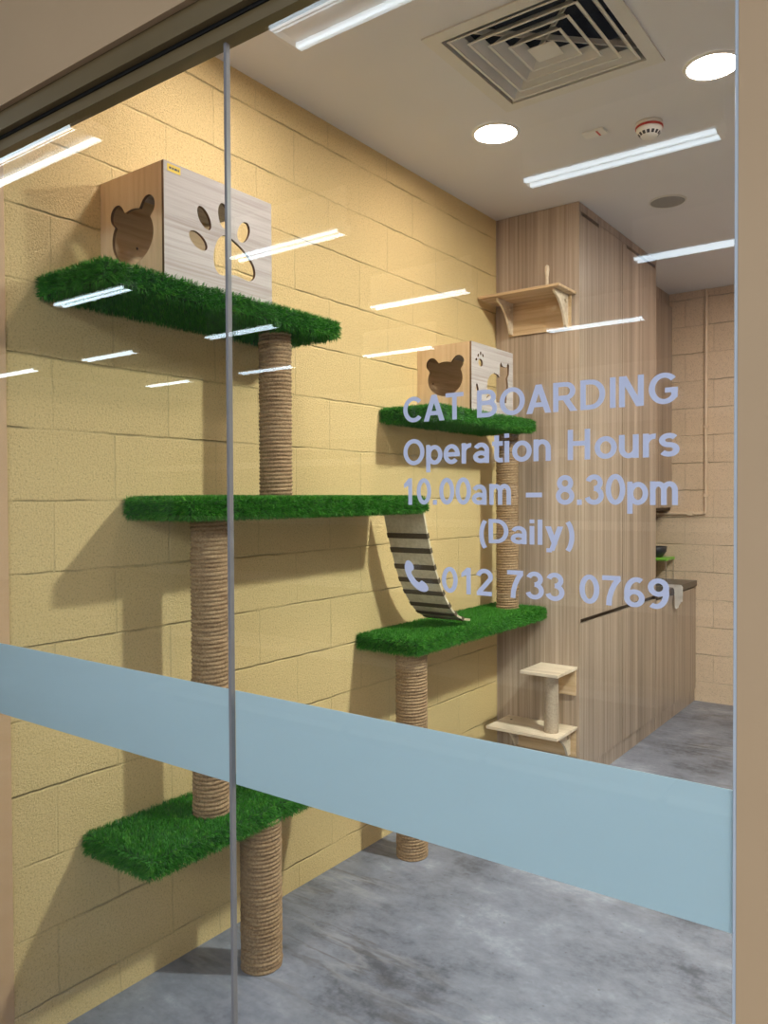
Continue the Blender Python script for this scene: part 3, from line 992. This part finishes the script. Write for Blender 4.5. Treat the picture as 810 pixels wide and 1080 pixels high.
for s in (1, -1):
    bm = bmesh.new()
    d = 0.245
    p = Vector((1, s, 0)).normalized()
    q = Vector((-p.y, p.x, 0)) * 0.003
    for sgn in (1,):
        vv = [bm.verts.new(w) for w in (p * -d * 1.4 + q + Vector((0, 0, 0.032)), p * d * 1.4 + q + Vector((0, 0, 0.032)), p * d * 1.4 - q + Vector((0, 0, 0.032)), p * -d * 1.4 - q + Vector((0, 0, 0.032)))]
        v2 = [bm.verts.new(w.co + Vector((0, 0, 0.018))) for w in vv]
        bm.faces.new(vv)
        bm.faces.new(v2)
        for k in range(4):
            bm.faces.new((vv[k], vv[(k + 1) % 4], v2[(k + 1) % 4], v2[k]))
    from_bm('corner_bar', bm, 'vane', vt)
bm = bmesh.new()
add_box(bm, (-0.2555, -0.2555, 0.02), (0.2555, 0.2555, 0.22))
dn = [f for f in bm.faces if f.normal.z < -0.9 or f.calc_center_median().z < 0.021]
bmesh.ops.delete(bm, geom=dn, context='FACES_ONLY')
from_bm('duct_box', bm, 'duct', vt)

def downlight(x, y, strength, colour, label):
    t = thing('downlight', label, 'downlight', (x, y, H), 'round downlights in the room ceiling')
    lathe('trim_ring', [(0.084, -0.001), (0.086, -0.007), (0.095, -0.006), (0.099, -0.0005)], 'white_plastic', t)
    lathe('diffuser', [(0, -0.004), (0.084, -0.004), (0.084, -0.001), (0, -0.001)], emit('downlight diffuser', colour, strength), t, seg=32)
    return t
for args in DOWNLIGHTS:
    downlight(*args)

sd = thing('smoke_detector', 'white smoke detector with a red ring on the ceiling', 'smoke detector', (1.03, 2.172, H))
lathe('base', [(0, -0.0005), (0.052, -0.0005), (0.054, -0.012), (0.05, -0.014), (0, -0.014)], 'white_plastic', sd)
lathe('red_ring', [(0.0505, -0.0145), (0.0535, -0.016), (0.0535, -0.022), (0.0505, -0.0235)], 'red', sd)
lathe('body', [(0, -0.0145), (0.05, -0.0145), (0.05, -0.03), (0.047, -0.038), (0.030, -0.056), (0, -0.060)], 'white_plastic', sd)
for k in range(14):
    a = 2 * PI * k / 14
    bm = bmesh.new()
    add_box(bm, (-0.003, -0.0055, -0.007), (0.0015, 0.0055, 0.007), 0.001)
    bmesh.ops.transform(bm, matrix=Matrix.Rotation(a, 4, 'Z') @ Matrix.Translation((0.0385, 0, -0.0462)) @ Matrix.Rotation(0.756, 4, 'Y'), verts=bm.verts)
    from_bm('vent_slot', bm, 'dark_plastic', sd)

ip = thing('indicator_plate', 'small white ceiling plate with a red line', 'indicator', (0.825, 2.115, H))
box('plate', (-0.045, -0.028, -0.010), (0.045, 0.028, -0.0005), 'white_plastic', ip, 0.002)
box('red_line', (0.012, -0.024, -0.0108), (0.020, 0.024, -0.0101), 'red', ip)

sg = thing('ceiling_speaker', 'round grey speaker grille flush in the ceiling', 'speaker', (0.835, 3.072, H))
lathe('grille', [(0, -0.007), (0.075, -0.006), (0.082, -0.0045), (0.082, -0.001), (0, -0.001)], 'grille', sg)
lathe('ring', [(0.0825, -0.0005), (0.0835, -0.007), (0.089, -0.006), (0.091, -0.0005)], 'vane', sg)

# ------------------------------------------------------------------ film and lettering on the glass
def film_band(label, x0, x1):
    o = box('frosted_film', (x0, 0.0053, 0.949), (x1, 0.0062, 1.131), 'frost')
    return tag(o, label, 'window film', 'frosted band across the glass')
film_band('pale blue frosted band on the left glass pane', -0.15, 0.9250)
film_band('pale blue frosted band on the right glass pane below the lettering', 0.9330, 1.8335)

SW = 0.160          # stroke weight, in cap heights
HW = SW / 2
def arc(cx, cy, rx, ry, a0, a1, n=20):
    return ('S', [(cx + rx * math.cos(math.radians(a0 + (a1 - a0) * k / n)), cy + ry * math.sin(math.radians(a0 + (a1 - a0) * k / n))) for k in range(n + 1)], abs(a1 - a0) >= 360)
def ln(*p):
    return ('S', list(p), False)
def poly(*p):
    return ('P', list(p), True)
TP, BT = 1 - HW, HW
six = [arc(0.31, 0.30, 0.205, 0.215, 0, 360, 28), arc(0.375, 0.48, 0.27, 0.435, 62, 196, 16)]
GLYPH = {
    'C': ([arc(0.40, 0.5, 0.315, 0.415, 42, 318, 30)], 0.78),
    'G': ([arc(0.40, 0.5, 0.315, 0.415, 42, 325, 30), ln((0.42, 0.44), (0.745, 0.44)), ln((0.66, 0.44), (0.66, 0.20))], 0.84),
    'O': ([arc(0.41, 0.5, 0.325, 0.415, 0, 360, 36)], 0.86),
    'A': ([poly((0, 0), (0.185, 0), (0.475, 1), (0.29, 1)), poly((0.58, 0), (0.765, 0), (0.475, 1), (0.29, 1)), ln((0.17, 0.30), (0.60, 0.30))], 0.80),
    'T': ([ln((0, TP), (0.64, TP)), ln((0.32, 0), (0.32, TP))], 0.68),
    'B': ([ln((HW + .02, 0), (HW + .02, 1)), ln((0.1, TP), (0.38, TP)), arc(0.38, 0.7175, 0.19, 0.1975, 90, -90), ln((0.1, 0.52), (0.40, 0.52)), ln((0.1, BT), (0.40, BT)), arc(0.40, 0.3025, 0.215, 0.2175, 90, -90)], 0.77),
    'R': ([ln((HW + .02, 0), (HW + .02, 1)), ln((0.1, TP), (0.40, TP)), arc(0.40, 0.69, 0.20, 0.225, 90, -90), ln((0.1, 0.465), (0.40, 0.465)), poly((0.28, 0.46), (0.46, 0.48), (0.74, 0), (0.53, 0))], 0.80),
    'D': ([ln((HW + .02, 0), (HW + .02, 1)), ln((0.1, TP), (0.32, TP)), arc(0.32, 0.5, 0.325, 0.415, 90, -90, 24), ln((0.1, BT), (0.32, BT))], 0.80),
    'I': ([ln((0.13, 0), (0.13, 1))], 0.28),
    'N': ([ln((HW + .02, 0), (HW + .02, 1)), ln((0.60, 0), (0.60, 1)), poly((0.03, 1), (0.22, 1), (0.67, 0), (0.48, 0))], 0.80),
    'H': ([ln((HW + .02, 0), (HW + .02, 1)), ln((0.60, 0), (0.60, 1)), ln((0.1, 0.54), (0.60, 0.54))], 0.80),
    'p': ([ln((0.10, -0.28), (0.10, 0.74)), arc(0.335, 0.365, 0.215, 0.285, 0, 360, 28)], 0.66),
    'e': ([arc(0.30, 0.365, 0.215, 0.285, 0, 318, 28), ln((0.085, 0.355), (0.60, 0.355))], 0.64),
    'r': ([ln((0.10, 0), (0.10, 0.74)), arc(0.32, 0.40, 0.22, 0.25, 180, 80, 12)], 0.43),
    'a': ([arc(0.275, 0.45, 0.195, 0.20, 155, 0, 16), ln((0.47, 0.46), (0.47, 0)), arc(0.275, 0.22, 0.195, 0.14, 0, 360, 24)], 0.63),
    't': ([ln((0.17, 0.95), (0.17, 0.20)), arc(0.29, 0.20, 0.12, 0.125, 180, 270, 8), ln((0.28, 0.075), (0.38, 0.085)), ln((0.02, 0.665), (0.38, 0.665))], 0.41),
    'i': ([ln((0.10, 0), (0.10, 0.74)), ln((0.10, 0.85), (0.10, 1.0))], 0.27),
    'o': ([arc(0.32, 0.365, 0.235, 0.285, 0, 360, 28)], 0.67),
    'n': ([ln((0.10, 0), (0.10, 0.74)), arc(0.29, 0.42, 0.19, 0.235, 180, 0, 18), ln((0.48, 0.42), (0.48, 0))], 0.65),
    'u': ([ln((0.10, 0.74), (0.10, 0.31)), arc(0.29, 0.31, 0.19, 0.235, 180, 360, 18), ln((0.48, 0), (0.48, 0.74))], 0.65),
    'm': ([ln((0.10, 0), (0.10, 0.74)), arc(0.255, 0.45, 0.155, 0.205, 180, 0, 16), ln((0.41, 0.45), (0.41, 0)), arc(0.565, 0.45, 0.155, 0.205, 180, 0, 16), ln((0.72, 0.45), (0.72, 0))], 0.89),
    's': ([arc(0.27, 0.51, 0.18, 0.14, 32, 270, 20), arc(0.27, 0.225, 0.19, 0.145, 90, -150, 20)], 0.57),
    'l': ([ln((0.10, 0), (0.10, 1))], 0.27),
    'y': ([poly((0, 0.74), (0.19, 0.74), (0.40, 0.04), (0.23, 0.0)), poly((0.40, 0.74), (0.585, 0.74), (0.30, -0.22), (0.12, -0.22)), ln((0.04, -0.20), (0.22, -0.20))], 0.62),
    '1': ([ln((0.36, 0), (0.36, 1)), poly((0.30, 1), (0.40, 1), (0.36, 0.76), (0.10, 0.63), (0.10, 0.79))], 0.62),
    '2': ([arc(0.30, 0.70, 0.215, 0.215, 172, -38, 20), ln((0.47, 0.575), (0.12, 0.13)), ln((0.03, BT), (0.56, BT))], 0.64),
    '3': ([arc(0.30, 0.725, 0.19, 0.19, 165, -90, 20), arc(0.30, 0.31, 0.22, 0.225, 90, -165, 20)], 0.64),
    '6': (six, 0.65),
    '7': ([ln((0.04, TP), (0.57, TP)), ('S', [(0.52, 0.90), (0.40, 0.72), (0.31, 0.50), (0.25, 0.25), (0.235, 0)], False)], 0.64),
    '8': ([arc(0.30, 0.725, 0.185, 0.19, 0, 360, 24), arc(0.30, 0.30, 0.22, 0.215, 0, 360, 28)], 0.64),
    '9': ([(k, [(0.62 - x, 1 - y) for x, y in p], c) for k, p, c in six], 0.65),
    '0': ([arc(0.31, 0.5, 0.215, 0.415, 0, 360, 32)], 0.64),
    '.': ([ln((0.12, 0), (0.12, 0.18))], 0.28),
    '\u2013': ([ln((0.03, 0.34), (0.58, 0.34))], 0.64),
    '(': ([arc(0.42, 0.36, 0.29, 0.66, 122, 238, 16)], 0.37),
    ')': ([arc(-0.05, 0.36, 0.29, 0.66, 58, -58, 16)], 0.37),
}

def glyph_mesh(ch, sx, sy):
    """One letter as a single flat vinyl cut-out: strokes swept to ribbons, lying on the glass (front faces -y)."""
    bm = bmesh.new()
    def vert(p):
        return bm.verts.new((p[0] * sx, -0.00003 * lay, p[1] * sy))
    for lay, (kind, pts, closed) in enumerate(GLYPH[ch][0]):
        if kind == 'P':
            bm.faces.new([vert(p) for p in pts])
            continue
        if closed:
            pts = pts[:-1]
        n = len(pts)
        Lr = []
        for i in range(n):
            p = Vector(pts[i])
            a = Vector(pts[(i - 1) % n]) if (closed or i > 0) else None
            b = Vector(pts[(i + 1) % n]) if (closed or i < n - 1) else None
            t1 = (p - a).normalized() if a is not None else (b - p).normalized()
            t2 = (b - p).normalized() if b is not None else t1
            t = (t1 + t2).normalized()
            nn = Vector((-t.y, t.x)) * (HW / max(0.5, t.dot(t1)))
            Lr.append((vert(p + nn), vert(p - nn)))
        for i in range(n if closed else n - 1):
            A, B = Lr[i], Lr[(i + 1) % n]
            bm.faces.new((A[0], A[1], B[1], B[0]))
    for f in bm.faces:
        f.normal_update()
        if f.normal.y > 0:
            f.normal_flip()
    me = bpy.data.meshes.new('letter')
    bm.to_mesh(me)
    bm.free()
    return me

def text_line(txt, x0, x1, base, cap, label):
    adv = lambda c: 0.40 if c == ' ' else GLYPH[c][1]
    total = sum(adv(c) for c in txt) - 0.08
    sx = (x1 - x0) / total
    t = thing('window_lettering', label, 'lettering', (x0, -0.0064, base), 'opening hours lettering on the glass')
    x = 0.0
    for c in txt:
        if c != ' ':
            link('letter', glyph_mesh(c, sx, cap), 'vinyl', t, (x * sx, 0, 0))
        x += adv(c)
    return t
text_line('CAT BOARDING', 1.3375, 1.767, 1.6195, 0.041, 'top line of pale lavender lettering, the words cat boarding')
text_line('Operation Hours', 1.3375, 1.766, 1.5515, 0.042, 'second line of pale lavender lettering, the words operation hours')
text_line('10.00am \u2013 8.30pm', 1.334, 1.767, 1.4890, 0.042, 'third line of pale lavender lettering, the opening times')
text_line('(Daily)', 1.4735, 1.625, 1.4320, 0.036, 'fourth line of pale lavender lettering, the bracketed word daily')
text_line('012 733 0769', 1.4085, 1.7545, 1.3530, 0.0405, 'bottom line of pale lavender lettering, the phone number')
# telephone handset
hand = [(0.004, 0.046), (0.010, 0.047), (0.017, 0.041), (0.0185, 0.034), (0.014, 0.030), (0.0155, 0.0245), (0.023, 0.0165), (0.029, 0.0135),
        (0.0335, 0.0165), (0.041, 0.0125), (0.046, 0.006), (0.0445, 0.001), (0.037, -0.001), (0.026, 0.002), (0.013, 0.012), (0.004, 0.026), (0.001, 0.037)]
ph = panel('telephone_symbol', smooth_closed(hand, 4), [], 0.0004, frame_xf((0, 0, 0), (1, 0, 0), (0, 0, 1)), 'vinyl', None, None, (1.338, -0.0060, 1.3525))
tag(ph, 'pale lavender telephone handset symbol before the phone number', 'symbol')
